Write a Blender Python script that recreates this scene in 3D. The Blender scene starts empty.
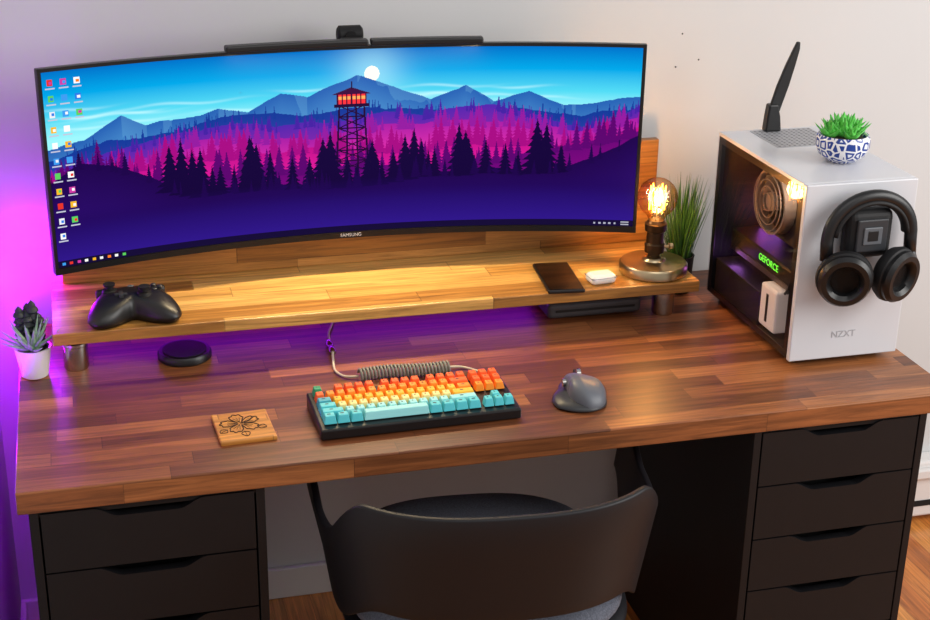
import bpy, bmesh, math, random
import numpy as np
from mathutils import Vector, Matrix
random.seed(7); np.random.seed(7)
H=0.705
sc=bpy.context.scene
try:
    sc.view_settings.view_transform='Standard'; sc.view_settings.look='None'
except Exception as e: print(e)
pi=math.pi
def lin(c):
    c=np.array(c,float)/255.0
    return tuple(np.where(c<=.04045,c/12.92,((c+.055)/1.055)**2.4))
# ------------------------------------------------------------ materials
def mat(name,rgb,rough=.5,metal=0,em=None,ems=0,noise=0,nscale=40,bump=0,coat=0,trans=0,alpha=1,spec=.5):
    m=bpy.data.materials.new(name); m.use_nodes=True
    nt=m.node_tree; b=nt.nodes['Principled BSDF']
    c=lin(rgb)+(1,)
    b.inputs['Base Color'].default_value=c
    b.inputs['Roughness'].default_value=rough; b.inputs['Metallic'].default_value=metal
    b.inputs['Coat Weight'].default_value=coat
    b.inputs['Transmission Weight'].default_value=trans
    b.inputs['Specular IOR Level'].default_value=spec
    b.inputs['Alpha'].default_value=alpha
    if em is not None:
        b.inputs['Emission Color'].default_value=lin(em)+(1,); b.inputs['Emission Strength'].default_value=ems
    if noise or bump:
        tc=nt.nodes.new('ShaderNodeTexCoord'); n=nt.nodes.new('ShaderNodeTexNoise')
        n.inputs['Scale'].default_value=nscale; n.inputs['Detail'].default_value=5
        nt.links.new(tc.outputs['Object'],n.inputs['Vector'])
        if noise:
            mx=nt.nodes.new('ShaderNodeMix'); mx.data_type='RGBA'
            mx.inputs[6].default_value=tuple(x*(1-noise) for x in c[:3])+(1,)
            mx.inputs[7].default_value=tuple(min(1,x*(1+noise)) for x in c[:3])+(1,)
            nt.links.new(n.outputs['Fac'],mx.inputs[0]); nt.links.new(mx.outputs[2],b.inputs['Base Color'])
        if bump:
            bp=nt.nodes.new('ShaderNodeBump'); bp.inputs['Strength'].default_value=bump; bp.inputs['Distance'].default_value=.002
            nt.links.new(n.outputs['Fac'],bp.inputs['Height']); nt.links.new(bp.outputs['Normal'],b.inputs['Normal'])
    return m
def wood(name,cols,pw,pl,rough=.35,coat=.2,axis=0,grain=.35):
    """stave (butcher block) wood, planks along axis"""
    m=bpy.data.materials.new(name); m.use_nodes=True; nt=m.node_tree; N=nt.nodes; L=nt.links
    b=N['Principled BSDF']
    tc=N.new('ShaderNodeTexCoord'); sep=N.new('ShaderNodeSeparateXYZ'); L.new(tc.outputs['Object'],sep.inputs[0])
    def M(op,a,b_=None):
        n=N.new('ShaderNodeMath'); n.operation=op
        for i,v in enumerate((a,b_)):
            if v is None: continue
            if isinstance(v,(int,float)): n.inputs[i].default_value=v
            else: L.new(v,n.inputs[i])
        return n.outputs[0]
    X=sep.outputs[0] if axis==0 else sep.outputs[1]
    Y=M('ADD',sep.outputs[1] if axis==0 else sep.outputs[0], M('MULTIPLY',sep.outputs[2],1.0))
    row=M('FLOOR',M('DIVIDE',M('ADD',Y,10.0),pw))
    w1=N.new('ShaderNodeTexWhiteNoise'); w1.noise_dimensions='1D'; L.new(row,w1.inputs['W'])
    xx=M('ADD',M('DIVIDE',X,pl),M('MULTIPLY',w1.outputs['Value'],7.3))
    col=M('FLOOR',xx)
    cmb=N.new('ShaderNodeCombineXYZ'); L.new(row,cmb.inputs[0]); L.new(col,cmb.inputs[1])
    w2=N.new('ShaderNodeTexWhiteNoise'); w2.noise_dimensions='2D'; L.new(cmb.outputs[0],w2.inputs['Vector'])
    c2=N.new('ShaderNodeCombineXYZ')
    L.new(M('MULTIPLY',X,3.0),c2.inputs[0]); L.new(M('MULTIPLY',Y,55.0),c2.inputs[1]); L.new(M('MULTIPLY',w2.outputs['Value'],50.0),c2.inputs[2])
    ns=N.new('ShaderNodeTexNoise'); ns.inputs['Scale'].default_value=1.6; ns.inputs['Detail'].default_value=6; ns.inputs['Roughness'].default_value=.65
    ns.inputs['Distortion'].default_value=.9
    L.new(c2.outputs[0],ns.inputs['Vector'])
    f=M('ADD',M('MULTIPLY',w2.outputs['Value'],1-grain),M('MULTIPLY',ns.outputs['Fac'],grain))
    cr=N.new('ShaderNodeValToRGB'); L.new(f,cr.inputs[0])
    els=cr.color_ramp.elements
    while len(els)<len(cols): els.new(.5)
    for i,(p,c) in enumerate(cols):
        els[i].position=p; els[i].color=lin(c)+(1,)
    fr=M('FRACT',M('DIVIDE',M('ADD',Y,10.0),pw)); e1=M('LESS_THAN',fr,.02)
    fx=M('FRACT',xx); e2=M('LESS_THAN',fx,.004)
    e=M('MAXIMUM',e1,e2)
    fine=N.new('ShaderNodeMapRange'); L.new(ns.outputs['Fac'],fine.inputs[0])
    fine.inputs[1].default_value=.3; fine.inputs[2].default_value=.7; fine.inputs[3].default_value=.52; fine.inputs[4].default_value=1.28
    k=M('MULTIPLY',fine.outputs[0],M('SUBTRACT',1.0,M('MULTIPLY',e,.4)))
    vm=N.new('ShaderNodeVectorMath'); vm.operation='SCALE'; L.new(cr.outputs[0],vm.inputs[0]); L.new(k,vm.inputs['Scale'])
    L.new(vm.outputs[0],b.inputs['Base Color'])
    b.inputs['Roughness'].default_value=rough; b.inputs['Coat Weight'].default_value=coat; b.inputs['Coat Roughness'].default_value=.3
    bp=N.new('ShaderNodeBump'); bp.inputs['Strength'].default_value=.2; bp.inputs['Distance'].default_value=.001
    L.new(ns.outputs['Fac'],bp.inputs['Height']); L.new(bp.outputs[0],b.inputs['Normal'])
    return m
M_desk=wood('walnut_butcher_block',[(0,(74,38,21)),(.3,(110,61,33)),(.6,(146,87,48)),(.85,(172,110,63)),(1,(202,146,94))],.042,.36,rough=.4,coat=.08,grain=.36)
M_shelf=wood('golden_oak_board',[(0,(138,92,40)),(.35,(174,122,58)),(.6,(200,150,78)),(1,(224,180,108))],.05,.5,rough=.35,coat=.1)
M_panel=wood('panel_oak',[(0,(116,70,28)),(.35,(154,102,44)),(.6,(180,124,60)),(1,(200,146,80))],.05,.5,rough=.4,coat=.05)
M_floor=wood('oak_floor',[(0,(165,86,34)),(.4,(205,122,54)),(.7,(225,148,72)),(1,(240,175,98))],.06,.7,rough=.25,axis=1)
M_wall=mat('painted_plaster',(206,206,206),.9,noise=.04,nscale=3,bump=.3)
M_trim=mat('white_trim',(225,222,220),.5)
M_cab=mat('black_brown_cabinet',(16,16,19),.5,noise=.15,nscale=30,spec=.3)
M_cabd=mat('cabinet_gap',(8,8,9),.8)
M_blk=mat('black_plastic',(14,14,16),.38)
M_blk2=mat('matte_black',(18,18,20),.6,bump=.2,nscale=300,spec=.35)
M_dgrey=mat('dark_grey_plastic',(44,46,50),.4)
M_mgrey=mat('mid_grey_plastic',(88,92,98),.42)
M_mouse=mat('graphite_rubber',(92,96,104),.45,noise=.05,nscale=200)
M_white=mat('white_metal',(208,209,214),.35,coat=.2)
M_wpl=mat('white_plastic',(240,238,235),.25,coat=.3)
M_chrome=mat('brushed_steel',(190,188,185),.25,1)
M_brass=mat('antique_nickel',(190,172,138),.28,1,noise=.1,nscale=60)
M_bronze=mat('dark_bronze',(74,58,42),.35,.9)
M_bezel=mat('monitor_bezel',(12,12,14),.3)
# ------------------------------------------------------------ helpers
def empty(name,loc=(0,0,0),rot=0):
    e=bpy.data.objects.new(name,None); sc.collection.objects.link(e); e.location=loc; e.rotation_euler=(0,0,rot); e.empty_display_size=.05
    return e
def mesh(name,v,f,mt,parent=None,smooth=False,bevel=0,seg=2,subd=0,solid=0):
    me=bpy.data.meshes.new(name); me.from_pydata([tuple(a) for a in v],[],f); me.update()
    bm=bmesh.new(); bm.from_mesh(me); bmesh.ops.recalc_face_normals(bm,faces=bm.faces); bm.to_mesh(me); bm.free()
    o=bpy.data.objects.new(name,me); sc.collection.objects.link(o)
    if isinstance(mt,(list,tuple)):
        for m in mt: me.materials.append(m)
    else: me.materials.append(mt)
    if parent: o.parent=parent
    if solid:
        s=o.modifiers.new('s','SOLIDIFY'); s.thickness=solid; s.offset=0
    if bevel:
        b=o.modifiers.new('b','BEVEL'); b.width=bevel; b.segments=seg; b.limit_method='ANGLE'; b.angle_limit=.6
    if subd:
        s=o.modifiers.new('u','SUBSURF'); s.levels=subd; s.render_levels=subd
    if smooth or bevel:
        for p in me.polygons: p.use_smooth=bool(smooth)
    return o
def box(name,x0,x1,y0,y1,z0,z1,mt,parent=None,bevel=0,seg=2,rot=None):
    v=[(x,y,z) for z in (z0,z1) for y in (y0,y1) for x in (x0,x1)]
    f=[(0,2,3,1),(4,5,7,6),(0,1,5,4),(2,6,7,3),(0,4,6,2),(1,3,7,5)]
    return mesh(name,v,f,mt,parent,bevel=bevel,seg=seg)
def lathe(name,prof,mt,parent=None,c=(0,0,0),n=48,axis='z',smooth=True,M=None,ring=False):
    v=[];f=[]
    for (r,h) in prof:
        for i in range(n):
            a=2*pi*i/n; p=Vector((max(r,1e-5)*math.cos(a),max(r,1e-5)*math.sin(a),h))
            if axis=='y': p=Vector((p.x,p.z,p.y))
            if axis=='x': p=Vector((p.z,p.x,p.y))
            if M is not None: p=M@p
            v.append((p.x+c[0],p.y+c[1],p.z+c[2]))
    m=len(prof)
    for j in range(m if ring else m-1):
        for i in range(n):
            k=(j+1)%m
            f.append((j*n+i,j*n+(i+1)%n,k*n+(i+1)%n,k*n+i))
    if not ring:
        f.append(tuple(range(n))); f.append(tuple((m-1)*n+i for i in range(n)))
    o=mesh(name,v,f,mt,parent,smooth=smooth)
    if smooth:
        e=o.modifiers.new('e','EDGE_SPLIT'); e.split_angle=.7
    return o
def tube(name,pts,r,mt,parent=None,cyc=False,n=10,flat=None,smoothpath=True,up=None):
    P=[Vector(p) for p in pts]
    if smoothpath and len(P)>2:
        Q=[];m=len(P)
        rng=range(m if cyc else m-1)
        for i in rng:
            p0=P[(i-1)%m] if (cyc or i>0) else P[i]; p1=P[i]; p2=P[(i+1)%m]; p3=P[(i+2)%m] if (cyc or i+2<m) else p2
            for k in range(8):
                t=k/8; Q.append(.5*((2*p1)+(-p0+p2)*t+(2*p0-5*p1+4*p2-p3)*t*t+(-p0+3*p1-3*p2+p3)*t**3))
        if not cyc: Q.append(P[-1])
        P=Q
    m=len(P); v=[];f=[]
    rr=r if isinstance(r,(tuple,list)) else (r,r)
    prev=None
    for i,p in enumerate(P):
        a=P[(i-1)%m] if (cyc or i>0) else p; b=P[(i+1)%m] if (cyc or i<m-1) else p
        t=(b-a).normalized()
        if up is not None: nn=(Vector(up)-t*t.dot(Vector(up))).normalized()
        elif prev is None:
            nn=t.orthogonal().normalized()
        else: nn=(prev-t*t.dot(prev)).normalized()
        prev=nn; bb=t.cross(nn)
        for k in range(n):
            an=2*pi*k/n; v.append(p+nn*rr[0]*math.cos(an)+bb*rr[1]*math.sin(an))
    for i in range(m if cyc else m-1):
        for k in range(n):
            j=(i+1)%m; f.append((i*n+k,i*n+(k+1)%n,j*n+(k+1)%n,j*n+k))
    if not cyc: f.append(tuple(range(n))); f.append(tuple((m-1)*n+k for k in range(n)))
    return mesh(name,v,f,mt,parent,smooth=True)
def text(name,s,size,mt,parent,M):
    cu=bpy.data.curves.new(name,'FONT'); cu.body=s; cu.size=size; cu.align_x='CENTER'; cu.align_y='CENTER'; cu.extrude=.0002
    o=bpy.data.objects.new(name,cu); sc.collection.objects.link(o); o.data.materials.append(mt); o.parent=parent; o.matrix_local=M
    return o
# ------------------------------------------------------------ room
WY=.72
box('floor',-.2,3.6,-3.2,WY+.1,-H-.05,-H,M_floor)
box('wall_back',-.16,3.6,WY,WY+.1,-H,1.9,M_wall)
box('wall_left',-.16,-.06,-3.2,WY,-H,1.9,M_wall)
box('baseboard_back',-.06,1.62,WY-.014,WY,-H,-H+.075,M_trim,bevel=.004)
box('baseboard_left',-.06,-.048,-3.2,WY-.014,-H,-H+.075,M_trim,bevel=.004)
e=empty('baseboard_heater')
box('heater_body',1.72,3.4,WY-.05,WY,-H+.02,-H+.17,M_trim,e,bevel=.006)
box('heater_lip',1.72,3.4,WY-.065,WY-.05,-H+.13,-H+.155,M_trim,e,bevel=.004)
box('heater_slot',1.73,3.39,WY-.052,WY-.049,-H+.05,-H+.065,M_cabd,e)
for xx in (1.74,2.4,3.0): box('heater_foot',xx,xx+.03,WY-.05,WY-.01,-H,-H+.02,M_trim,e)
e=empty('wall_screw_holes')
for i,(x,z) in enumerate([(1.335,.437),(1.385,.45),(1.345,.505)]):
    lathe('screw_hole_%d'%i,[(.0018,-.001),(.0018,.0)],M_dgrey,e,(x,WY,z),axis='y',n=12)
# ------------------------------------------------------------ desk
DW=1.602
box('desk_tabletop',0,DW,0,.68,-.038,0,M_desk,bevel=.0025)
def drawers(name,x0,x1):
    e=empty(name); y0=.006;y1=.60;zt=-.038;zb=-H
    box('side_left',x0,x0+.014,y0,y1,zb,zt,M_cab,e,bevel=.001)
    box('side_right',x1-.014,x1,y0,y1,zb,zt,M_cab,e,bevel=.001)
    box('back',x0+.014,x1-.014,y1-.01,y1,zb,zt,M_cab,e)
    box('top',x0+.014,x1-.014,y0+.004,y1-.01,zt-.012,zt,M_cab,e)
    box('bottom',x0+.014,x1-.014,y0+.02,y1-.01,zb+.03,zb+.045,M_cab,e)
    box('inner_dark',x0+.014,x1-.014,.06,.07,zb+.045,zt-.012,M_cabd,e)
    n=6; hh=(zt-.006-(zb+.02))/n
    for i in range(n):
        z1=zt-.006-i*hh; z0=z1-hh+.003; a=x0+.017; b=x1-.017; w=b-a; c=(a+b)/2
        nw=w*.20; d=.016
        pts=[(c-nw-.02,z1)]
        for k in range(9):
            t=k/8; pts.append((c-nw-.02+.04*t,z1-d*(t*t*(3-2*t))))
        for k in range(9):
            t=k/8; pts.append((c+nw-.02+.04*t,z1-d*(1-t*t*(3-2*t))))
        poly=[(a,z0),(b,z0),(b,z1)]+pts[::-1]+[(a,z1)]
        m=len(poly)
        v=[(x,y0-.0,z) for x,z in poly]+[(x,y0+.018,z) for x,z in poly]
        f=[tuple(range(m)),tuple(range(m,2*m))[::-1]]+[(k,(k+1)%m,(k+1)%m+m,k+m) for k in range(m)]
        mesh('drawer_front_%d'%i,v,f,M_cab,e)
    return e
drawers('drawer_unit',.016,.376)
drawers('drawer_unit.001',1.221,1.556)
# ------------------------------------------------------------ shelf
e=empty('desk_shelf')
ST=.091; SB=.069
box('shelf_board',.064,1.277,.395,.66,SB,ST,M_shelf,e,bevel=.002)
for i,(x,y) in enumerate([(.100,.455),(1.235,.47),(.100,.62),(1.235,.62)]):
    lathe('foot_%d'%i,[(.02,0),(.022,.004),(.022,.045),(.024,.047),(.024,.052),(.018,.054),(.018,SB)],M_chrome,e,(x,y,0),n=32)
box('wooden_backboard',.085,1.277,.642,.66,ST,.308,M_panel,bevel=.002)
# ------------------------------------------------------------ monitor
R=1.69; XC=.628; YC=.59; TH=.332
def MP(s,z,d=0):
    th=(s-.5)*2*TH; rr_=R+d
    return (XC+rr_*math.sin(th), YC-R+rr_*math.cos(th), z)
Z0=.163;Z1=.534
def arcbox(name,s0,s1,z0,z1,d0,d1,mt,parent,n=48,bevel=0):
    v=[];f=[]
    for i in range(n+1):
        s=s0+(s1-s0)*i/n
        v+= [MP(s,z0,d0),MP(s,z1,d0),MP(s,z1,d1),MP(s,z0,d1)]
    for i in range(n):
        for k in range(4): f.append((i*4+k,i*4+(k+1)%4,(i+1)*4+(k+1)%4,(i+1)*4+k))
    f.append((0,1,2,3)); f.append((n*4,n*4+1,n*4+2,n*4+3))
    return mesh(name,v,f,mt,parent,bevel=bevel)
mon=empty('ultrawide_curved_monitor')
arcbox('panel_body',0,1,Z0,Z1,.0,.014,M_bezel,mon,bevel=.002)
arcbox('rear_shell',.12,.88,Z0+.05,Z1-.05,.014,.034,M_blk2,mon,bevel=.004)
arcbox('bottom_chin',0,1,Z0,Z0+.012,-.003,.0,M_bezel,mon)
arcbox('bezel_top',0,1,Z1-.006,Z1,-.002,.0,M_bezel,mon)
arcbox('bezel_left',0,.005,Z0,Z1,-.002,.0,M_bezel,mon,n=2)
arcbox('bezel_right',.995,1,Z0,Z1,-.002,.0,M_bezel,mon,n=2)
box('wall_mount_plate',.56,.70,.662,.668,.32,.44,M_blk2,mon)
box('wall_mount_arm',.60,.66,.615,.72,.33,.42,M_blk2,mon)
# painted screen picture
W_,H_=920,290
uu_=(np.arange(W_)+.5)/W_; vv_=(np.arange(H_)+.5)/H_
U,V=np.meshgrid(uu_,vv_)
def C8(c): return np.array(lin(c))
def grad(stops,V):
    out=np.zeros(V.shape+(3,)); ts=[s[0] for s in stops]; cs=np.array([lin(s[1]) for s in stops])
    for k in range(3): out[...,k]=np.interp(V,ts,cs[:,k])
    return out
img=grad([(0,(150,235,240)),(.66,(150,235,240)),(.76,(78,208,232)),(.88,(0,160,222)),(1,(0,108,192))],V)
for _ in range(20):
    cu=random.random(); cv=.70+.12*random.random(); w=.03+.06*random.random()
    mk=np.exp(-((U-cu)/w)**2-((V-cv-.008*np.sin(U*40+cu*30))/.007)**2)[...,None]*.4
    img=img*(1-mk)+C8((210,248,250))*mk
asp=3.2
d=np.sqrt((U-.540)**2+((V-.868)/asp)**2)
g=np.exp(-(d/.050)**2)[...,None]*.5; img=img*(1-g)+C8((180,240,248))*g
img[d<.0128]=C8((255,255,236))
def fract(u,seed,amp,octs=5,f0=6):
    rs=np.random.RandomState(seed); o=np.zeros_like(u)
    for k in range(octs):
        n=f0*2**k; g=rs.rand(n+2); x=u*n; i=x.astype(int); fr=x-i; o+=amp*(.5**k)*(g[i]*(1-fr)+g[i+1]*fr-.5)
    return o
def ridge(pts,seed,amp,f0=8):
    return np.interp(uu_,[p[0] for p in pts],[p[1] for p in pts])+fract(uu_,seed,amp,5,f0)
def layer(img,r,col,col2=None,dep=.3):
    m=V<r[None,:]
    t=np.clip((r[None,:]-V)/dep,0,1)[...,None]
    c=C8(col)*(1-t)+C8(col2 or col)*t
    img[m]=c[m]
def trees(img,r,col,n,hmin,hmax,seed,u0=0,u1=1,wr=.11):
    rs=np.random.RandomState(seed)
    for _ in range(n):
        uc=u0+(u1-u0)*rs.rand(); h=hmin+(hmax-hmin)*rs.rand()**1.5; w=h*wr*(.8+.4*rs.rand())
        b=np.interp(uc,uu_,r)-.03; 
        i0=max(0,int((uc-w)*W_)); i1=min(W_,int((uc+w)*W_)+2); j0=max(0,int(b*H_)); j1=min(H_,int((b+h+.03)*H_)+1)
        if i1<=i0 or j1<=j0: continue
        uu=U[j0:j1,i0:i1]; vv=V[j0:j1,i0:i1]; q=(vv-b)/(h+.03)
        hw=w*(1-q)*(.5+.5*(1-np.mod(q*8,1)))
        m=(np.abs(uu-uc)<np.maximum(hw,.0006))&(q<1)
        img[j0:j1,i0:i1][m]=C8(col)
rA=ridge([(0,.62),(.06,.64),(.12,.74),(.16,.68),(.22,.71),(.28,.745),(.33,.71),(.385,.79),(.43,.77),(.515,.885),(.56,.83),(.60,.78),(.64,.73),(.70,.80),(.75,.72),(.81,.765),(.87,.68),(.93,.70),(1,.75)],1,.035)
layer(img,rA,(36,92,172),(80,150,205),.25)
sh=(np.gradient(rA)<0)[None,:]&(V<rA[None,:])&(fract(uu_,9,1,4,30)[None,:]+ (rA[None,:]-V)*6<.3)
img[sh]=img[sh]*.8+C8((110,180,220))*.2
rB=ridge([(0,.56),(.1,.66),(.2,.64),(.3,.69),(.42,.66),(.55,.70),(.68,.66),(.8,.68),(.9,.63),(1,.68)],2,.06)
layer(img,rB,(18,54,146),(50,66,166),.2); trees(img,rB,(18,54,146),90,.015,.05,3)
rC=ridge([(0,.46),(.08,.54),(.2,.59),(.3,.62),(.45,.61),(.6,.66),(.75,.64),(.86,.62),(.93,.60),(1,.70)],4,.07)
layer(img,rC,(78,36,166),(140,36,160),.2); trees(img,rC,(66,32,156),130,.015,.06,5)
rD=ridge([(0,.42),(.1,.48),(.2,.54),(.3,.56),(.45,.56),(.6,.60),(.8,.58),(.9,.54),(1,.64)],6,.06)
layer(img,rD,(160,28,158),(228,48,165),.20); trees(img,rD,(142,26,154),120,.03,.10,7)
rE=ridge([(0,.36),(.1,.42),(.2,.46),(.3,.47),(.5,.48),(.65,.50),(.8,.50),(.9,.46),(1,.57)],8,.06)
layer(img,rE,(184,14,134),(232,30,155),.2); trees(img,rE,(160,10,126),150,.04,.14,9)
rF=ridge([(0,.40),(.07,.50),(.14,.46),(.22,.36),(.5,.36),(.75,.40),(.88,.44),(1,.56)],10,.05)
layer(img,rF,(98,4,112),(130,8,125),.2); trees(img,rF,(88,4,106),120,.05,.15,11)
rG=ridge([(0,.47),(.05,.53),(.10,.48),(.2,.33),(.4,.29),(.6,.30),(.8,.33),(.93,.40),(1,.50)],12,.05)
def rect(u0,u1,v0,v1,c): img[(U>u0)&(U<u1)&(V>v0)&(V<v1)]=C8(c)
def line(a,b,w,c):
    ax,ay=a;bx,by=b; ay/=asp;by/=asp; vy=V/asp; L2=(bx-ax)**2+(by-ay)**2
    t=np.clip(((U-ax)*(bx-ax)+(vy-ay)*(by-ay))/L2,0,1)
    dd=np.hypot(U-ax-t*(bx-ax),vy-ay-t*(by-ay)); img[dd<w]=C8(c)
tc_=(36,6,52); uc=.505
for (x,y) in [(-.021,-.028),(.021,.028),(-.007,-.010),(.007,.010)]:
    line((uc+x,.70),(uc+y,.34),.0015,tc_)
for k in range(6):
    y0=.70-k*.06; a=.021+.007*k/6; b=.021+.007*(k+1)/6
    line((uc-a,y0),(uc+a,y0),.001,tc_); line((uc-a,y0),(uc+b,y0-.06),.001,tc_); line((uc+a,y0),(uc-b,y0-.06),.001,tc_)
rect(uc-.030,uc+.030,.692,.710,tc_)
rect(uc-.024,uc+.024,.710,.765,(245,50,60))
rect(uc-.024,uc+.024,.733,.752,(255,170,90))
for k in range(-3,4): rect(uc+k*.008-.0012,uc+k*.008+.0012,.710,.765,(70,10,50))
m=(np.abs(U-uc)<(.80-V)*.9)&(V>.762)&(V<.80)&(np.abs(U-uc)<.032); img[m]=C8((60,8,60))
rect(uc-.001,uc+.001,.79,.83,tc_)
layer(img,rG,(30,4,72),(38,8,96),.25)
trees(img,rG,(20,4,56),64,.10,.28,14,.19,.87,.115); trees(img,rG,(28,4,70),60,.03,.09,15)
k_=np.clip((.30-V)/.12,0,1)[...,None]; t=np.clip((.24-V)/.24,0,1)[...,None]
base=C8((30,6,86))*(1-t)+C8((46,22,136))*t; img=img*(1-k_)+base*k_
ic=[(60,150,230),(240,240,240),(240,180,40),(220,50,40),(90,200,90),(230,230,235),(200,60,160),(40,120,220),(250,120,30),(245,245,245)]
rs=np.random.RandomState(5)
for r_ in range(11):
    for c_ in range(3):
        if c_==2 and r_>2: continue
        if c_==1 and r_>9: continue
        cx=.012+c_*.0215; cy=.945-r_*.078; a=ic[rs.randint(len(ic))]
        mm=(np.abs(U-cx)<.0048)&(np.abs(V-cy)<.0155); img[mm]=C8(a)
        mm=(np.abs(U-cx-.001)<.0022)&(np.abs(V-cy)<.007); img[mm]=C8(ic[rs.randint(len(ic))])
        mm=(np.abs(U-cx)<.0075)&(np.abs(V-cy+.028)<.0035); img[mm]=C8((190,190,210))
rect(0,1,0,.035,(20,10,52))
for k in range(9): rect(.006+k*.0125,.0115+k*.0125,.010,.025,ic[(k*3)%10])
for k in range(5): rect(.93+k*.009,.934+k*.009,.012,.022,(170,170,190))
rect(.978,.992,.008,.014,(170,170,185)); rect(.978,.992,.020,.026,(170,170,185))
S0,S1=.006,.994; ZA,ZB=Z0+.0125,Z1-.0065
gs=np.linspace(S0,S1,W_+1); gz=np.linspace(ZA,ZB,H_+1)
GS,GZ=np.meshgrid(gs,gz); th=(GS-.5)*2*TH; r_=R-.0008
co=np.stack([XC+r_*np.sin(th),YC-R+r_*np.cos(th),GZ],-1).reshape(-1,3)
idx=np.arange((W_+1)*(H_+1)).reshape(H_+1,W_+1)
q=np.stack([idx[:-1,:-1],idx[:-1,1:],idx[1:,1:],idx[1:,:-1]],-1).reshape(-1)
nf=W_*H_
me=bpy.data.meshes.new('screen'); me.vertices.add(len(co)); me.vertices.foreach_set('co',co.ravel().astype(np.float32))
me.loops.add(nf*4); me.loops.foreach_set('vertex_index',q.astype(np.int32))
me.polygons.add(nf); me.polygons.foreach_set('loop_start',np.arange(0,nf*4,4,dtype=np.int32))
try: me.polygons.foreach_set('loop_total',np.full(nf,4,dtype=np.int32))
except Exception: pass
me.update(calc_edges=True)
ca=me.color_attributes.new('picture','FLOAT_COLOR','CORNER')
cc=np.ones((nf,4,4),np.float32); cc[...,:3]=img.reshape(-1,1,3); ca.data.foreach_set('color',cc.ravel())
so=bpy.data.objects.new('screen',me); sc.collection.objects.link(so); so.parent=mon
ms=bpy.data.materials.new('lit_screen'); ms.use_nodes=True; nt=ms.node_tree; b=nt.nodes['Principled BSDF']
vc=nt.nodes.new('ShaderNodeVertexColor'); vc.layer_name='picture'
b.inputs['Base Color'].default_value=(.001,.001,.001,1); b.inputs['Roughness'].default_value=.6; b.inputs['Specular IOR Level'].default_value=.0
nt.links.new(vc.outputs['Color'],b.inputs['Emission Color']); b.inputs['Emission Strength'].default_value=1.15
me.materials.append(ms)
M_logo=mat('logo_grey',(190,190,195),.5)
text('maker_label','SAMSUNG',.009,M_logo,mon,Matrix.Translation(Vector(MP(.5,Z0+.006,-.0035)))@Matrix.Rotation(pi/2,4,'X'))
# light bar + webcam
lb=empty('monitor_light_bar')
def bar(name,x0,x1):
    s0=(math.asin((x0-XC)/R)/TH/2)+.5; s1=(math.asin((x1-XC)/R)/TH/2)+.5
    o=arcbox(name,s0,s1,Z1+.0005,Z1+.0125,-.014,.008,M_blk,lb,n=14,bevel=.003); return o
bar('bar_left',.402,.665); bar('bar_right',.670,.880)
box('bar_clamp',.62,.66,.606,.625,Z1-.03,Z1+.010,M_blk,lb,bevel=.003)
wc=empty('webcam')
lathe('webcam_body',[(.0,-.024),(.012,-.024),(.017,-.020),(.017,.020),(.012,.024),(0,.024)],M_blk2,wc,(.642,.645,Z1+.010),axis='x',n=32)
lathe('webcam_lens',[(.010,-.002),(.010,.002),(.004,.004)],M_blk,wc,(.642,.627,Z1+.010),axis='y',n=24)
box('webcam_stem',.631,.653,.637,.649,Z1-.10,Z1+.004,M_blk,wc)
# ------------------------------------------------------------ keyboard
kb=empty('mechanical_keyboard',(.647,.134,0),.02)
M_case=mat('keyboard_case',(14,14,16),.35)
kw,kd=.342,.134
def ztop(y): return .018+ (y+kd/2)/kd*.008
v=[];
for (x,y) in ((-kw/2,-kd/2),(kw/2,-kd/2),(kw/2,kd/2),(-kw/2,kd/2)):
    v.append((x,y,.0015)); v.append((x,y,ztop(y)+.002))
mesh('case',v,[(0,2,4,6),(1,3,5,7),(0,2,3,1),(2,4,5,3),(4,6,7,5),(6,0,1,7)],M_case,kb,bevel=.003)
KC={'g':(30,150,105),'r':(238,98,32),'o':(250,140,30),'y':(252,184,52),'c':(248,224,150),'l':(150,222,224),'t':(84,200,210),'k':(60,160,180)}
KM={k:mat('keycap_'+k,c,.5,noise=.02) for k,c in KC.items()}
M_leg=mat('key_legend',(40,60,70),.6)
u=.0179
rows=[
 [(1,0,'g'),(1,1,'r'),(1,0,'r'),(1,0,'r'),(1,0,'r'),(1,.5,'r'),(1,0,'r'),(1,0,'r'),(1,0,'r'),(1,.5,'r'),(1,0,'r'),(1,0,'r'),(1,0,'r'),(1,.25,'r'),(1,0,'r'),(1,0,'r')],
 [(1,0,'r')]+[(1,0,'o')]*12+[(2,0,'r')]+[(1,.25,'r'),(1,0,'r'),(1,0,'r')],
 [(1.5,0,'k')]+[(1,0,'y')]*12+[(1.5,0,'o')]+[(1,.25,'o'),(1,0,'o'),(1,0,'o')],
 [(1.75,0,'t')]+[(1,0,'c')]*11+[(2.25,0,'y')],
 [(2.25,0,'t')]+[(1,0,'l')]*10+[(2.75,0,'l')]+[(1,1.25,'t')],
 [(1.25,0,'t'),(1.25,0,'t'),(1.25,0,'t'),(6.25,0,'l'),(1.25,0,'t'),(1.25,0,'t'),(1.25,0,'t'),(1.25,0,'t'),(1,.25,'t'),(1,0,'t'),(1,0,'t')]]
ys=[0,1.12,2.12,3.12,4.12,5.12]
kv={k:([],[]) for k in KC}; LV,LF=[],[]
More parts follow.
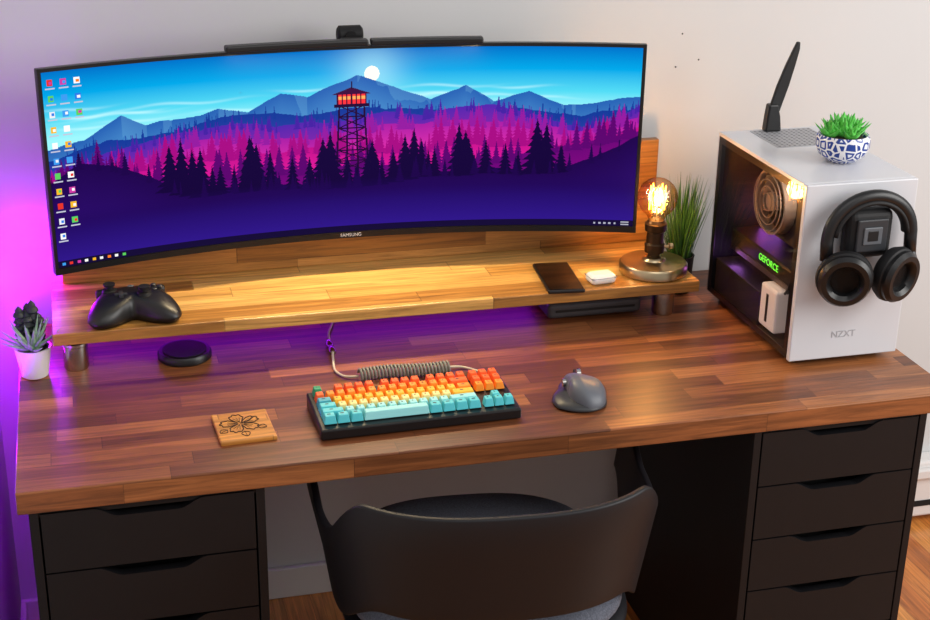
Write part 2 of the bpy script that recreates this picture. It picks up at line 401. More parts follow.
for ri,row in enumerate(rows):
    x=-18.25*u/2; y=kd/2-.0075-ys[ri]*u*1.04-u/2+.001
    for (w,gp,c) in row:
        x+=gp*u; x0=x+.0005; x1=x+w*u-.0005; x+=w*u
        zb=ztop(y)+.003; zt=zb+.0125+(.0015 if ri in(0,1,5) else 0); y0=y-u/2+.0004;y1=y+u/2-.0004
        V_,F_=kv[c]; n0=len(V_); i_=.0026
        V_+= [(x0,y0,zb),(x1,y0,zb),(x1,y1,zb),(x0,y1,zb),(x0+i_,y0+i_,zt),(x1-i_,y0+i_,zt),(x1-i_,y1-i_*.6,zt+.0006),(x0+i_,y1-i_*.6,zt+.0006)]
        F_+= [tuple(n0+k for k in t) for t in [(0,1,2,3),(4,5,6,7),(0,1,5,4),(1,2,6,5),(2,3,7,6),(3,0,4,7)]]
        if w<3:
            n1=len(LV); lx=(x0+x1)/2-.001*w; ly=(y0+y1)/2+.001; s=.0012; ww=s*(1 if w<1.1 else 2.4)
            LV+=[(lx-ww,ly-s,zt+.0007),(lx+ww,ly-s,zt+.0007),(lx+ww,ly+s,zt+.0009),(lx-ww,ly+s,zt+.0009)]; LF.append((n1,n1+1,n1+2,n1+3))
for k,(V_,F_) in kv.items():
    mesh('keycaps_'+k,V_,F_,KM[k],kb,bevel=.0012,seg=2)
mesh('key_legends',LV,LF,M_leg,kb)
# cable
cb=empty('coiled_usb_cable')
M_cb=mat('cable_cream',(196,184,160),.6); M_coil=mat('coil_grey',(130,130,118),.6)
pts=[]; n=26
for i in range(n*10+1):
    t=i/(n*10); a=t*n*2*pi
    pts.append((.583+.165*t,.282+.004*math.sin(t*6)+.0105*math.cos(a),.0125+.0105*math.sin(a)))
tube('coil',pts,.0023,M_coil,cb,smoothpath=False,n=6)
tube('cable_to_keyboard',[(.748,.29,.008),(.775,.292,.004),(.80,.262,.004),(.79,.232,.006),(.785,.204,.012)],.0022,M_cb,cb)
tube('cable_to_connector',[(.583,.29,.006),(.56,.30,.004),(.548,.33,.004),(.553,.38,.006),(.556,.40,.008)],.0022,M_cb,cb)
tube('cable_to_port',[(.560,.455,.008),(.566,.50,.006),(.585,.56,.006),(.60,.64,.01)],.0022,M_cb,cb)
lathe('connector',[(.004,0),(.0065,.004),(.0065,.02),(.005,.022),(.005,.03),(.0065,.032),(.0065,.05),(.004,.056)],M_chrome,cb,(.557,.40,.0075),axis='y',n=20)
# ------------------------------------------------------------ heightfield helper
def hfield(name,rf,hf,mt,parent,nr=16,na=72,M=None,z0=0):
    v=[];f=[]
    v.append((0,0,hf(0,0)))
    for j in range(1,nr+1):
        rho=math.sin(j/nr*pi/2)
        for i in range(na):
            a=2*pi*i/na; r=rf(a)*rho; v.append((r*math.cos(a),r*math.sin(a),hf(rho,a)))
    for i in range(na):
        a=2*pi*i/na; r=rf(a)*.93; v.append((r*math.cos(a),r*math.sin(a),min(z0,hf(1,a))))
    for i in range(na): f.append((0,1+i,1+(i+1)%na))
    for j in range(nr):
        for i in range(na): f.append((1+j*na+i,1+j*na+(i+1)%na,1+(j+1)*na+(i+1)%na,1+(j+1)*na+i))
    f.append(tuple(1+nr*na+i for i in range(na)))
    if M is not None: v=[M@Vector(p) for p in v]
    return mesh(name,v,f,mt,parent,smooth=True)
def polar(pts):
    A=[p[0] for p in pts]; Rr=[p[1] for p in pts]
    A=[A[-1]-360]+A+[A[0]+360]; Rr=[Rr[-1]]+Rr+[Rr[0]]
    g=np.arange(-180,180,2.0); rr=np.interp(g,A,Rr); k=np.array([1,2,3,2,1.])/9
    rr=np.convolve(np.concatenate([rr[-2:],rr,rr[:2]]),k,'valid')
    def f(a):
        d=math.degrees(a); d=(d+180)%360-180
        return float(np.interp(d,np.append(g,180),np.append(rr,rr[0])))
    return f
# mouse: right-hand ergonomic, raised hump, thumb wing on the left
ms_=empty('computer_mouse',(.946,.128,0),-.10)
rb=polar([(-180,.052),(-160,.060),(-140,.067),(-118,.066),(-90,.064),(-60,.057),(-30,.045),(0,.040),(40,.050),(65,.064),(90,.067),(115,.060),(140,.046),(160,.045)])
hfield('thumb_wing_base',rb,lambda r,a:(.010+.006*max(0,1-r))*(max(0,1-r**8))**.5+.003,M_dgrey,ms_,z0=.0005)
rt=polar([(-180,.027),(-150,.032),(-120,.047),(-90,.062),(-65,.058),(-35,.045),(0,.039),(35,.047),(62,.062),(90,.066),(112,.056),(140,.036),(160,.029)])
def mt_(r,a):
    x=rt(a)*r*math.cos(a); y=rt(a)*r*math.sin(a)
    yy=y+.012
    top=.042-5.0*max(0,yy)**2*.85-6.0*max(0,-yy)**2-.26*max(0,x+.006)
    return .006+(top-.006)*(max(0,1-r**7))**.5
hfield('mouse_shell',rt,mt_,M_mouse,ms_,z0=.004,nr=24)
lathe('scroll_wheel',[(.005,-.0045),(.0095,-.0035),(.0095,.0035),(.005,.0045)],M_chrome,ms_,(.002,.040,.0275),axis='x',n=24)
box('wheel_slot',-.004,.008,.026,.056,.018,.0305,M_blk,ms_,bevel=.002)
lathe('side_wheel',[(.0,-.003),(.007,-.003),(.007,.003),(0,.003)],M_chrome,ms_,(-.029,.014,.024),axis='x',n=20)
# coaster
cs=empty('wooden_coaster',(.361,.138,0),.05)
M_cst=wood('bamboo',[(0,(175,112,44)),(.5,(202,136,56)),(1,(220,158,80))],.02,.5,rough=.5,coat=.0)
box('plate',-.046,.046,-.053,.053,0,.008,M_cst,cs,bevel=.002)
M_burn=mat('burnt_line',(60,32,14),.8)
fx,fy=-.004,.008
for k in range(5):   # hibiscus: broad ruffled petals
    a0=2*pi*k/5+.5
    pp=[]
    for t in range(15):
        tt=t/14
        rr=.006+.027*(max(0,math.sin(tt*pi))**.38)*(1+.07*math.sin(tt*26))
        an=a0+(tt-.5)*1.22
        pp.append((rr*math.cos(an)+fx,rr*math.sin(an)+fy,.0082))
    tube('petal_%d'%k,pp,.0010,M_burn,cs,n=6)
    for dd in (-.25,0,.25):
        tube('vein_%d'%k,[(fx+.004*math.cos(a0),fy+.004*math.sin(a0),.0081),(.022*math.cos(a0+dd)+fx,.022*math.sin(a0+dd)+fy,.0081)],.0005,M_burn,cs,n=6)
for k,a in enumerate([-2.5,-.55,-1.5]):
    c_,s_=math.cos(a),math.sin(a); P=lambda l,w:(fx+l*c_-w*s_,fy+l*s_+w*c_,.0082)
    L=.049 if k==2 else .046
    tube('leaf_%d'%k,[P(.032,0),P(.038,.007),P(L,0),P(.038,-.007)],.0008,M_burn,cs,n=6,cyc=True)
    tube('leaf_vein_%d'%k,[P(.030,0),P(L-.002,0)],.0005,M_burn,cs,n=6)
tube('stamen',[(fx,fy,.0083),(fx+.013,fy+.006,.0083),(fx+.024,fy+.018,.0083)],.0013,M_burn,cs,n=6)
# puck
pk=empty('wireless_charging_puck')
lathe('puck',[(.046,0),(.049,.003),(.049,.012),(.046,.016),(.0,.017)],M_blk,pk,(.292,.458,0))
lathe('puck_pad',[(.040,.0160),(.040,.0174),(.0,.0176)],M_blk2,pk,(.292,.458,0))
# device beneath the shelf
dk=empty('docking_station')
M_dock=mat('dock_grey',(72,72,76),.45)
box('dock_body',.995,1.190,.470,.60,.004,.038,M_dock,dk,bevel=.010,seg=4)
box('dock_feet',1.01,1.17,.49,.59,0,.004,M_blk,dk)
box('dock_slot',1.01,1.175,.4693,.472,.018,.023,M_blk,dk)
# ------------------------------------------------------------ phone / earbuds
ph=empty('smartphone',(1.010,.462,ST),-.10)
box('phone_body',-.036,.036,-.076,.076,0,.008,M_blk,ph,bevel=.0035,seg=3)
M_scr=mat('phone_glass',(6,6,8),.05,coat=1)
box('phone_screen',-.033,.033,-.073,.073,.0078,.0084,M_scr,ph)
ea=empty('earbud_case',(1.086,.432,ST),.1)
box('case_body',-.027,.027,-.019,.019,0,.020,M_wpl,ea,bevel=.0095,seg=5)
box('case_seam',-.0272,.0272,-.0192,.0192,.0135,.014,M_mgrey,ea,bevel=.0002)
# ------------------------------------------------------------ lamp
lp=empty('edison_bulb_lamp')
LX,LY=1.207,.466
lathe('lamp_base',[(.064,0),(.067,.003),(.067,.018),(.064,.022),(.030,.024),(.024,.026),(.022,.030),(.016,.033),(.0,.033)],M_brass,lp,(LX,LY,ST),n=64)
lathe('lamp_socket',[(.012,.03),(.012,.040),(.019,.042),(.020,.058),(.017,.061),(.017,.083),(.021,.086),(.022,.100),(.018,.103),(.016,.107)],M_bronze,lp,(LX,LY,ST),n=40)
lathe('switch_knob',[(.003,0),(.003,.012),(.006,.013),(.006,.02)],M_brass,lp,(LX+.018,LY,ST+.05),axis='x',n=16)
def thin_glass(name,tint,fac,rough=.03,edge=0,edgecol=(.5,.3,.12)):
    g=bpy.data.materials.new(name); g.use_nodes=True; nt=g.node_tree; nt.nodes.clear()
    o_=nt.nodes.new('ShaderNodeOutputMaterial'); tr=nt.nodes.new('ShaderNodeBsdfTransparent'); tr.inputs[0].default_value=tint+(1,)
    gl=nt.nodes.new('ShaderNodeBsdfGlossy'); gl.inputs['Roughness'].default_value=rough; mx=nt.nodes.new('ShaderNodeMixShader')
    mx.inputs[0].default_value=fac
    if edge:
        # glass wall gets optically thicker toward grazing angles
        lw=nt.nodes.new('ShaderNodeLayerWeight'); lw.inputs[0].default_value=.35
        mc=nt.nodes.new('ShaderNodeMix'); mc.data_type='RGBA'; mc.inputs[6].default_value=tint+(1,); mc.inputs[7].default_value=edgecol+(1,)
        nt.links.new(lw.outputs['Facing'],mc.inputs[0]); nt.links.new(mc.outputs[2],tr.inputs[0])
    nt.links.new(tr.outputs[0],mx.inputs[1]); nt.links.new(gl.outputs[0],mx.inputs[2]); nt.links.new(mx.outputs[0],o_.inputs[0])
    return g
M_glass=thin_glass('amber_glass',(1,.86,.62),.10,edge=1,edgecol=(.70,.42,.16))
bp_=[(.014,.100),(.015,.108),(.020,.118)]
for k in range(13):
    a=-pi*.32+ (pi*.82)*k/12; bp_.append((max(.039*math.cos(a),.0),.152+.039*math.sin(a)))
lathe('bulb_glass',bp_,M_glass,lp,(LX,LY,ST),n=40)
M_fil=mat('filament',(255,150,60),.5,em=(255,150,50),ems=34)
pts=[]
for k in range(11):
    a=2*pi*k/10; rr_=.015
    pts.append((LX+rr_*math.cos(a),LY+rr_*math.sin(a),ST+(.126 if k%2==0 else .176)))
tube('filament',pts,.0013,M_fil,lp,smoothpath=False,n=6)
tube('filament_mast',[(LX,LY,ST+.10),(LX,LY,ST+.176)],.0015,M_wpl,lp,smoothpath=False)
# ------------------------------------------------------------ controller
gc=empty('game_controller',(.206,.460,ST),.03)
KK=.95
rf0=polar([(-180,.074),(-165,.086),(-152,.098),(-142,.103),(-133,.098),(-124,.076),(-112,.048),(-100,.036),(-90,.033),(-80,.036),(-68,.048),(-56,.076),(-47,.098),(-38,.103),(-28,.098),(-15,.086),(0,.074),(25,.068),(45,.062),(65,.052),(90,.047),(115,.052),(135,.062),(155,.068)])
rf=lambda a: rf0(a)*KK
def ch(rho,a):
    y=rf(a)*rho*math.sin(a); x=rf(a)*rho*math.cos(a)
    d=max(0,-y-.01)
    top=.046-.26*d-.10*max(0,abs(x)-.05)
    return .010+(top-.010)*(max(0,1-rho**5))**.5
hfield('controller_shell',rf,ch,M_blk,gc,z0=.002,na=120)
for nm,(x,y) in {'stick_left':(-.038,.014),'stick_right':(.021,-.012)}.items():
    lathe(nm,[(.014,.0),(.012,.006),(.006,.007),(.006,.012),(.010,.013),(.0105,.017),(.007,.0165)],M_blk2,gc,(x,y,.041),n=28)
box('dpad_h',-.031,-.009,-.015,-.008,.041,.048,M_dgrey,gc,bevel=.001)
box('dpad_v',-.0235,-.0165,-.0225,-.0005,.041,.0482,M_dgrey,gc,bevel=.001)
for k,(dx,dy) in enumerate([(0,.011),(0,-.011),(.011,0),(-.011,0)]):
    lathe('button_%d'%k,[(.005,0),(.005,.004),(.003,.0055)],M_dgrey,gc,(.040+dx,.014+dy,.042),n=18)
lathe('home_button',[(.006,0),(.006,.002),(.003,.003)],M_mgrey,gc,(0,.028,.043),n=20)
box('bumper_left',-.062,-.016,.032,.048,.018,.038,M_blk,gc,bevel=.006)
box('bumper_right',.016,.062,.032,.048,.018,.038,M_blk,gc,bevel=.006)
# ------------------------------------------------------------ plants
def leaf(V_,F_,base,dirv,L,w,curl,th=.25,n=6,taper=0):
    d=Vector(dirv).normalized(); up=Vector((0,0,1)); side=d.cross(up)
    if side.length<.05: side=Vector((1,0,0))
    side.normalize(); nn=side.cross(d).normalized(); n0=len(V_)
    for i in range(n+1):
        t=i/n; c=Vector(base)+d*L*t+Vector((0,0,1))*curl*L*t*t
        if taper: ww=w*.5*(1-t)**.8
        else: ww=w*(math.sin(min(1,t*1.15+.22)*pi*.93)**.8 if t<1 else .02)*.5
        ww=max(ww,w*.02)
        V_+= [c-side*ww,c+nn*ww*-th*1.6,c+side*ww,c+nn*ww*th]
    for i in range(n):
        for k in range(4): F_.append((n0+i*4+k,n0+i*4+(k+1)%4,n0+(i+1)*4+(k+1)%4,n0+(i+1)*4+k))
    F_.append((n0,n0+1,n0+2,n0+3)); e_=n0+n*4; F_.append((e_,e_+1,e_+2,e_+3))
M_pot=mat('white_ceramic',(228,224,222),.35,coat=.3)
M_gr=mat('succulent_grey_green',(130,166,136),.5,noise=.35,nscale=90)
M_gr2=mat('succulent_bright_green',(86,190,72),.45,noise=.35,nscale=60)
M_gr3=mat('grass_green',(60,110,44),.5,noise=.4,nscale=30)
M_cact=mat('cactus_dark',(30,38,42),.6,noise=.4,nscale=120)
M_soil=mat('soil',(50,38,30),.9,bump=.6,nscale=200)
p1=empty('potted_succulent')
PX,PY=.028,.437
lathe('pot',[(.020,0),(.023,.002),(.031,.050),(.032,.056),(.029,.056),(.027,.048),(.0,.048)],M_pot,p1,(PX,PY,0),n=40)
lathe('pot_soil',[(.027,.046),(.026,.050),(.0,.051)],M_soil,p1,(PX,PY,0),n=30)
V_,F_=[],[]
for k in range(22):
    a=k*2.4+.4; el=.15+1.0*(k/22); L=.062-.006*(k/22)
    dx=math.cos(a)*math.cos(el); dx*= .65 if dx>0 else 1.0
    leaf(V_,F_,(PX,PY-.014,.056),(dx,math.sin(a)*math.cos(el),math.sin(el)),L,.014,.15,taper=1,th=.6)
mesh('aloe_leaves',V_,F_,M_gr,p1,smooth=True)
for k,(dx,dy,h,r) in enumerate([(-.018,.014,.128,.009),(.004,.018,.136,.010),(-.006,.012,.118,.010),(.014,.012,.114,.009),(-.004,.022,.130,.009)]):
    pr=[];m=22
    for j in range(m+1):
        t=j/m; rr_=r*(1+.22*math.sin(t*m*1.9))*(1 if t<.8 else math.cos((t-.8)/.2*pi/2)); pr.append((max(rr_,.0005),.048+(h-.048)*t))
    lathe('cactus_%d'%k,pr,M_cact,p1,(PX+dx,PY+dy,0),n=14)
p2=empty('potted_houseleek')
BX,BY,BZ=1.490,.290,.349
M_bowl=bpy.data.materials.new('blue_white_glaze'); M_bowl.use_nodes=True; nt=M_bowl.node_tree; b=nt.nodes['Principled BSDF']
tc=nt.nodes.new('ShaderNodeTexCoord'); mp=nt.nodes.new('ShaderNodeMapping'); mp.inputs['Location'].default_value=(-BX,-BY,-BZ)
vo=nt.nodes.new('ShaderNodeTexVoronoi'); vo.feature='DISTANCE_TO_EDGE'; vo.inputs['Scale'].default_value=62; vo.inputs['Randomness'].default_value=.6; cr=nt.nodes.new('ShaderNodeValToRGB')
nt.links.new(tc.outputs['Object'],mp.inputs[0]); nt.links.new(mp.outputs[0],vo.inputs['Vector']); nt.links.new(vo.outputs['Distance'],cr.inputs[0]); nt.links.new(cr.outputs[0],b.inputs['Base Color'])
cr.color_ramp.interpolation='CONSTANT'; cr.color_ramp.elements[0].color=lin((232,232,236))+(1,); cr.color_ramp.elements[1].position=.09; cr.color_ramp.elements[1].color=lin((34,62,140))+(1,)
e3=cr.color_ramp.elements.new(.30); e3.color=lin((225,228,236))+(1,)
b.inputs['Roughness'].default_value=.2
lathe('bowl',[(.022,0),(.026,.002),(.042,.014),(.049,.030),(.049,.044),(.045,.052),(.042,.051),(.040,.045),(.0,.045)],M_bowl,p2,(BX,BY,BZ),n=48)
lathe('bowl_soil',[(.039,.043),(.036,.047),(.0,.049)],M_soil,p2,(BX,BY,BZ),n=30)
V_,F_=[],[]
for (ox,oy,s) in [(0,0,1.05),(-.024,.004,.8),(.025,.006,.8),(.004,-.020,.65),(.0,.022,.85)]:
    for k in range(15):
        a=k*2.4; el=.35+1.05*(k/15); L=(.044-.012*(k/15))*s
        leaf(V_,F_,(BX+ox,BY+oy,BZ+.046),(math.cos(a)*math.cos(el),math.sin(a)*math.cos(el),math.sin(el)),L,.026*s,.25,th=.35)
mesh('houseleek_leaves',V_,F_,M_gr2,p2,smooth=True)
p3=empty('potted_grass')
GX,GY=1.312,.575
lathe('grass_pot',[(.022,0),(.024,.003),(.028,.075),(.029,.08),(.026,.08),(.025,.07),(.0,.07)],M_blk2,p3,(GX,GY,0),n=32)
V_,F_=[],[]
for k in range(240):
    a=random.random()*2*pi; el=.9+.6*random.random(); L=.08+.12*random.random(); rr_=.020*random.random()
    dx=math.cos(a)*math.cos(el)
    dx*=.36 if dx>0 else .75
    dy=math.sin(a)*math.cos(el)*(.25 if math.sin(a)>0 else .7)
    leaf(V_,F_,(GX+rr_*math.cos(a),GY+rr_*math.sin(a),.068),(dx,dy,math.sin(el)),L,.007,-.08,th=.15,n=5,taper=1)
mesh('grass_blades',V_,F_,M_gr3,p3,smooth=True)
# ------------------------------------------------------------ computer tower
pc=empty('computer_tower')
a0,a1,b0,b1,c0,c1=1.355,1.573,.158,.530,.014,.349
box('front_panel',a0,a1,b0,b0+.012,c0,c1,M_white,pc,bevel=.002)
box('top_panel',a0,a1,b0+.012,b1,c1-.008,c1,M_white,pc,bevel=.0015)
box('right_panel',a1-.006,a1,b0+.012,b1,c0,c1-.008,M_white,pc)
M_in=mat('pc_interior',(40,36,37),.5)
box('inner_right_liner',a1-.010,a1-.006,b0+.012,b1-.006,c0,c1-.008,M_in,pc)
box('inner_front_liner',a0+.006,a1-.010,b0+.012,b0+.016,c0+.006,c1-.010,M_in,pc)
box('inner_top_liner',a0+.006,a1-.010,b0+.016,b1-.006,c1-.012,c1-.008,M_in,pc)
box('back_panel',a0+.004,a1-.006,b1-.006,b1,c0,c1-.008,M_blk2,pc)
box('bottom_panel',a0+.004,a1-.006,b0+.012,b1-.006,c0,c0+.006,M_blk2,pc)
M_sm=thin_glass('smoked_glass',(.82,.78,.79),.08,.02)
mesh('glass_side_panel',[(a0,b0+.012,c0+.002),(a0,b1,c0+.002),(a0,b1,c1-.008),(a0,b0+.012,c1-.008)],[(0,1,2,3)],M_sm,pc)
box('glass_border_top',a0+.002,a0+.004,b0+.012,b1,c1-.022,c1-.008,M_blk,pc); box('glass_border_bottom',a0+.002,a0+.004,b0+.012,b1,c0+.002,c0+.014,M_blk,pc)
box('glass_border_front',a0+.002,a0+.004,b0+.012,b0+.030,c0+.014,c1-.022,M_blk,pc); box('glass_border_rear',a0+.002,a0+.004,b1-.014,b1,c0+.014,c1-.022,M_blk,pc)
for i,(x,y) in enumerate([(a0+.02,b0+.03),(a1-.04,b0+.03),(a0+.02,b1-.05),(a1-.04,b1-.05)]):
    box('foot_%d'%i,x,x+.02,y,y+.03,0,c0,M_blk,pc,bevel=.002)
box('motherboard',a1-.02,a1-.012,b0+.12,b1-.02,c0+.08,c1-.02,M_in,pc)
box('psu_shroud',a0+.012,a1-.012,b0+.16,b1-.01,c0+.006,c0+.075,M_in,pc,bevel=.002)
box('gpu',a0+.03,a1-.02,b0+.045,b1-.03,c0+.10,c0+.145,M_blk,pc,bevel=.004)
M_green=mat('green_led',(90,230,60),.5,em=(110,240,60),ems=1.6)
M_grey2=mat('gpu_plate',(110,100,96),.35,.6)
box('gpu_plate',a0+.028,a0+.031,b0+.07,b1-.06,c0+.104,c0+.114,M_grey2,pc)
text('gpu_text','GEFORCE',.019,M_green,pc,Matrix.Translation(Vector((a0+.0285,b0+.17,c0+.130)))@Matrix.Rotation(-pi/2,4,'Z')@Matrix.Rotation(pi/2,4,'X'))
M_wl=mat('white_cover_glow',(232,226,222),.4,em=(225,205,190),ems=.2)  # faint warm emission added so the cover looks lit
box('white_psu_cover',a0+.010,a0+.05,b0+.090,b0+.155,c0+.016,c0+.100,M_wl,pc,bevel=.005)
box('cover_slot',a0+.009,a0+.011,b0+.120,b0+.128,c0+.03,c0+.085,M_in,pc)
M_pk=mat('pink_led',(220,80,200),.5,em=(190,110,255),ems=2.5)
M_warm=mat('warm_led',(255,160,80),.5,em=(255,150,70),ems=3)
for k in range(3): box('ram_%d'%k,a0+.085,a0+.12,b0+.30+k*.014,b0+.304+k*.014,c0+.15,c0+.19,M_pk,pc)
for k in range(3): box('warm_strip_%d'%k,a0+.075,a0+.079,b0+.070+k*.012,b0+.075+k*.012,c0+.165,c0+.20+k*.008,M_warm,pc)
M_fan=mat('fan_grey',(130,122,116),.4)
M_fanb=mat('fan_blade',(66,62,60),.45)
def fan(name,c,r,ax):
    lathe(name+'_ring',[(r,-.012),(r+.005,-.012),(r+.005,.012),(r,.012)],M_fan,pc,c,axis=ax,n=48,ring=True)
    lathe(name+'_hub',[(.0,-.011),(.018,-.011),(.018,.01),(0,.01)],M_fan,pc,c,axis=ax,n=30)
    V_,F_=[],[]
    for k in range(9):
        a=2*pi*k/9; n0=len(V_)
        for j in range(6):
            t=j/5; rr_=.017+(r-.02)*t
            for s in (-1,1):
                an=a+s*.25+t*.35; p=(rr_*math.cos(an),rr_*math.sin(an),s*.006)
                if ax=='y': p=(p[0],p[2],p[1])
                if ax=='x': p=(p[2],p[0],p[1])
                V_.append((p[0]+c[0],p[1]+c[1],p[2]+c[2]))
        for j in range(5): F_.append((n0+2*j,n0+2*j+1,n0+2*j+3,n0+2*j+2))
    mesh(name+'_blades',V_,F_,M_fanb,pc,solid=.001)
fan('case_fan',(a0+.045,b1-.175,c1-.092),.058,'x')
for k in range(4): lathe('grille_%d'%k,[(.016+k*.013,-.001),(.0175+k*.013,-.001),(.0175+k*.013,.001),(.016+k*.013,.001)],M_fan,pc,(a0+.028,b1-.175,c1-.092),axis='x',n=48,ring=True)
box('fan_bracket',a0+.058,a0+.064,b1-.250,b1-.100,c1-.165,c1-.012,M_in,pc)
fan('front_fan',((a0+a1)/2,b0+.034,c1-.10),.055,'y')
for k in range(5):
    tube('cable_%d'%k,[(a0+.03+k*.005,b0+.10,c0+.09),(a0+.02+k*.006,b0+.06+k*.004,c0+.13),(a0+.03+k*.006,b0+.065+k*.005,c0+.20),(a0+.10,b0+.12+k*.006,c0+.23)],.0028,M_blk,pc)
M_ven=mat('vent_mesh',(168,168,172),.5)
box('top_vent',a0+.060,a1-.030,b1-.135,b1-.012,c1-.0005,c1+.0008,M_ven,pc)
V_,F_=[],[]
for i in range(12):
    for j in range(11):
        x=a0+.067+i*.0105; y=b1-.128+j*.0108; n0=len(V_); s=.0032
        V_+=[(x-s,y,c1+.001),(x,y-s,c1+.001),(x+s,y,c1+.001),(x,y+s,c1+.001)]; F_.append((n0,n0+1,n0+2,n0+3))
mesh('top_vent_holes',V_,F_,M_dgrey,pc)
text('front_logo','NZXT',.018,mat('logo_light',(170,170,175),.5),pc,Matrix.Translation(Vector(((a0+a1)/2-.005,b0-.0004,.060)))@Matrix.Rotation(pi/2,4,'X'))
# antenna
an=empty('wifi_antenna')
AX,AY=1.458,.512
v=[]
for (dx,z,w) in [(0,c1+.001,.017),(-.001,c1+.03,.014),(-.003,c1+.055,.009)]:
    v+=[(AX+dx-w,AY-.010,z),(AX+dx+w,AY-.010,z),(AX+dx+w,AY+.010,z),(AX+dx-w,AY+.010,z)]
f=[(0,1,2,3),(8,9,10,11)]
for i in range(2):
    for k in range(4): f.append((i*4+k,i*4+(k+1)%4,(i+1)*4+(k+1)%4,(i+1)*4+k))
mesh('antenna_base',v,f,M_blk,an,bevel=.003)
v=[];AN=[(.000,c1+.028,.008),(.004,c1+.055,.012),(.014,c1+.09,.0125),(.026,c1+.13,.010),(.036,c1+.162,.0065),(.039,c1+.176,.003)]
for (dx,z,w) in AN:
    v+=[(AX+dx-w,AY-.006,z),(AX+dx+w,AY-.006,z),(AX+dx+w,AY+.002,z),(AX+dx-w,AY+.002,z)]
f=[(0,1,2,3),(20,21,22,23)]
for i in range(5):
    for k in range(4): f.append((i*4+k,i*4+(k+1)%4,(i+1)*4+(k+1)%4,(i+1)*4+k))
mesh('antenna_blade',v,f,M_blk,an,bevel=.002)
# headphones + holder
hh=empty('headphone_hanger')
HX=1.470;HZ=.266
box('hanger_block',HX-.046,HX+.046,b0-.035,b0-.0005,HZ-.050,HZ+.042,M_blk2,hh,bevel=.020,seg=5)
box('hanger_face',HX-.030,HX+.030,b0-.040,b0-.034,HZ-.034,HZ+.026,M_dgrey,hh,bevel=.010,seg=4)
box('hanger_window',HX-.018,HX+.018,b0-.0425,b0-.039,HZ-.020,HZ+.012,M_mgrey,hh,bevel=.004)
box('hanger_notch',HX-.010,HX+.010,b0-.0435,b0-.042,HZ-.013,HZ+.006,M_blk,hh,bevel=.002)
hp=empty('headphones')
yb=b0-.030
bw=.082
pts=[]
for k in range(25):
    a=pi*k/24; pts.append((HX+bw*math.cos(a),yb,HZ-.014+(.080)*max(0,math.sin(a))**.9))
pts=[(HX+bw*1.0,yb-.004,HZ-.045)]+pts+[(HX-bw*1.0,yb-.004,HZ-.045)]
tube('headband',pts,(.010,.012),M_blk,hp,smoothpath=False,up=(0,1,0),n=14)
hp_in=[(HX+(p[0]-HX)*.86,p[1],HZ-.014+(p[2]-HZ+.014)*.87) for p in pts[2:-2]]
tube('headband_pad',hp_in,(.012,.006),M_blk2,hp,smoothpath=False,up=(0,1,0),n=12)
for s,nm in ((-1,'left'),(1,'right')):
    cx=HX+s*.048-.004; cz=HZ-.074; Mr=Matrix.Rotation(s*.40,4,'Z')@Matrix.Rotation(.12,4,'X')
    M2=Mr@Matrix.Rotation(s*-.25,4,'Y')@Matrix.Diagonal((1.08,1,1.14,1))
    lathe('earcup_'+nm,[(.0,.020),(.030,.020),(.041,.012),(.046,.0),(.045,-.008),(.040,-.012)],M_blk2,hp,(cx,yb-.020,cz),axis='y',n=40,M=M2)
    lathe('earpad_'+nm,[(.042,-.008),(.043,-.018),(.038,-.026),(.030,-.026),(.024,-.020),(.023,-.012),(0,-.012)],M_blk,hp,(cx,yb-.020,cz),axis='y',n=40,M=M2)
    tube('yoke_'+nm,[(HX+s*bw*1.0,yb-.004,HZ-.035),(HX+s*(bw+.005),yb-.012,HZ-.055),(HX+s*(bw+.006),yb-.018,HZ-.076),(HX+s*(bw-.002),yb-.016,HZ-.094)],.007,M_dgrey,hp)
# ------------------------------------------------------------ chair
chx,chy=.745,.048
ch_=empty('armchair',(chx,chy,0),-.10)
M_ch=mat('chair_shell_black',(17,17,22),.5,spec=.4)
M_fab=mat('speckled_grey_fabric',(96,100,112),.95,noise=.9,nscale=350,bump=.5)
A,B=.286,.275
def sm(x,a,b):
    t=min(1,max(0,(x-a)/(b-a))); return t*t*(3-2*t)
def shell(s,t):
    a=s*125; aa=abs(a)
    ztop=-.008-.088*sm(aa,44,72)+.034*sm(aa,82,125)
    zbot=-.205-.065*sm(aa,40,75)+.100*sm(aa,80,125)
    z=zbot+(ztop-zbot)*t
    k=1-.34*max(0,(-.05-z))*1.6
    if aa<=90:
        r=math.radians(aa); x=A*math.sin(r)**.78; y=-B*max(0,math.cos(r))**.78 if aa<90 else 0
    else:
        x=A+.012*sm(aa,90,125); y=(aa-90)/35*.17
    return (math.copysign(x*k,a),y*k+0,z)
V_,F_=[],[]; ns,ntt=81,9
for i in range(ns):
    for j in range(ntt): V_.append(shell(-1+2*i/(ns-1),j/(ntt-1)))
for i in range(ns-1):
    for j in range(ntt-1): F_.append((i*ntt+j,(i+1)*ntt+j,(i+1)*ntt+j+1,i*ntt+j+1))
o=mesh('shell',V_,F_,M_ch,ch_,smooth=True,solid=.012)
bv=o.modifiers.new('b','BEVEL'); bv.width=.004; bv.segments=3; bv.limit_method='ANGLE'
def srf(a): 
    c,s=math.cos(a),math.sin(a); return 1/((abs(c)/.235)**2.8+(abs(s)/.235)**2.8)**(1/2.8)
hfield('seat_cushion',srf,lambda r,a:-.265+.04*(max(0,1-r**5))**.5,M_fab,ch_,z0=-.285)
hfield('seat_pan',lambda a:srf(a)*1.04,lambda r,a:-.295+.025*(max(0,1-r**8))**.5,M_ch,ch_,z0=-.31)
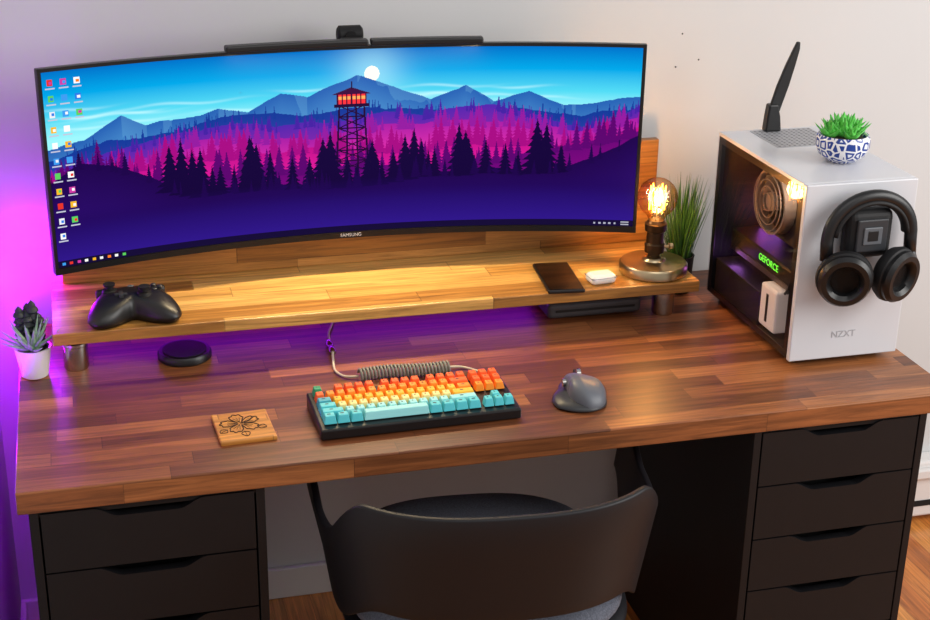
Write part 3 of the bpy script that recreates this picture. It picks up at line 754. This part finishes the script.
for k,(sx,sy) in enumerate([(-1,-1),(1,-1),(1,1),(-1,1)]):
    v=[];f=[]
    for (t,r) in ((0,.018),(1,.011)):
        x=sx*(.15+.08*t); y=sy*(.14+.08*t); z=-.30+(-H+.30)*t
        for q_ in range(12): v.append((x+r*math.cos(q_*pi/6),y+r*math.sin(q_*pi/6),z))
    f=[(q_,(q_+1)%12,12+(q_+1)%12,12+q_) for q_ in range(12)]+[tuple(range(12)),tuple(range(12,24))]
    mesh('leg_%d'%k,v,f,M_blk,ch_,smooth=False)
tube('side_bracket_l',[(-.235,-.05,-.24),(-.20,-.05,-.29)],.012,M_blk,ch_); tube('side_bracket_r',[(.235,-.05,-.24),(.20,-.05,-.29)],.012,M_blk,ch_)
# ------------------------------------------------------------ led strips
M_led=mat('purple_led',(150,60,255),.5,em=(120,10,255),ems=3)
M_led2=mat('purple_led_bright',(150,60,255),.5,em=(130,10,255),ems=14)
ls=empty('led_strip')
box('led_shelf_run',.08,1.26,.650,.655,.055,.060,M_led,ls)
box('led_wall_run',-.052,-.047,.05,.70,-.050,-.044,M_led2,ls)
def light(name,kind,loc,energy,col,size=.1,size_y=None,target=None,spread=None):
    l=bpy.data.lights.new(name,kind); l.energy=energy; l.color=col
    if kind=='AREA':
        l.size=size
        if size_y: l.shape='RECTANGLE'; l.size_y=size_y
        if spread: l.spread=spread
    if kind=='POINT': l.shadow_soft_size=size
    o=bpy.data.objects.new(name,l); sc.collection.objects.link(o); o.location=loc
    if target is not None: o.rotation_euler=(Vector(target)-Vector(loc)).to_track_quat('-Z','Y').to_euler()
    return o
PUR=(.42,.0,1.0)
light('purple_glow_left','POINT',(.04,.66,.14),1.7,PUR,.02)
light('purple_glow_left_low','POINT',(-.02,.25,-.05),2.6,PUR,.02)
light('purple_glow_left_low_rear','POINT',(-.02,.50,-.03),2.2,PUR,.02)
light('purple_glow_behind','AREA',(.65,.62,.063),.5,PUR,1.1,.03,target=(.65,.50,0))
light('bulb_light','POINT',(LX,LY,ST+.150),2.4,(1,.58,.22),.02)
light('light_bar_lamp','AREA',(.64,.560,Z1-.0),5.2,(1,.77,.44),.46,.02,target=(.64,.40,0))
light('pc_inside_light','POINT',(a0+.03,b0+.10,c1-.04),.42,(1,.74,.52),.02)
light('pc_purple_light','POINT',(a0+.03,b1-.06,c0+.09),.07,(.6,.2,1),.02)
light('window_light','AREA',(3.0,-1.1,1.1),53,(1,.98,.95),1.6,1.4,target=(1.0,.4,0))
light('overhead_fill','AREA',(.9,-1.2,1.7),8,(1,.97,.94),1.4,1.0,target=(.8,.3,0))  # added soft fill from overhead, no ceiling fixture behind it
w=bpy.data.worlds.new('world'); sc.world=w; w.use_nodes=True
w.node_tree.nodes['Background'].inputs[0].default_value=(.98,.97,1,1); w.node_tree.nodes['Background'].inputs[1].default_value=.45
# ------------------------------------------------------------ camera
yaw,pit,rol,f=.2662,.3820,.0162,1463.7
fw=Vector((math.sin(yaw)*math.cos(pit),math.cos(yaw)*math.cos(pit),-math.sin(pit)))
r=Vector((math.cos(yaw),-math.sin(yaw),0)); uu=r.cross(fw)
r2=r*math.cos(rol)+uu*math.sin(rol); u2=-r*math.sin(rol)+uu*math.cos(rol)
cam=bpy.data.cameras.new('camera'); cam.sensor_width=36; cam.lens=f*36/930; cam.clip_start=.05
co_=bpy.data.objects.new('camera',cam); sc.collection.objects.link(co_); sc.camera=co_
Mx=Matrix((( r2.x,u2.x,-fw.x,.1401),(r2.y,u2.y,-fw.y,-2.0467),(r2.z,u2.z,-fw.z,1.0890),(0,0,0,1)))
co_.matrix_world=Mx
bpy.context.view_layer.update()
for o in sc.objects:
    if o.parent is None: o.location.z+=H
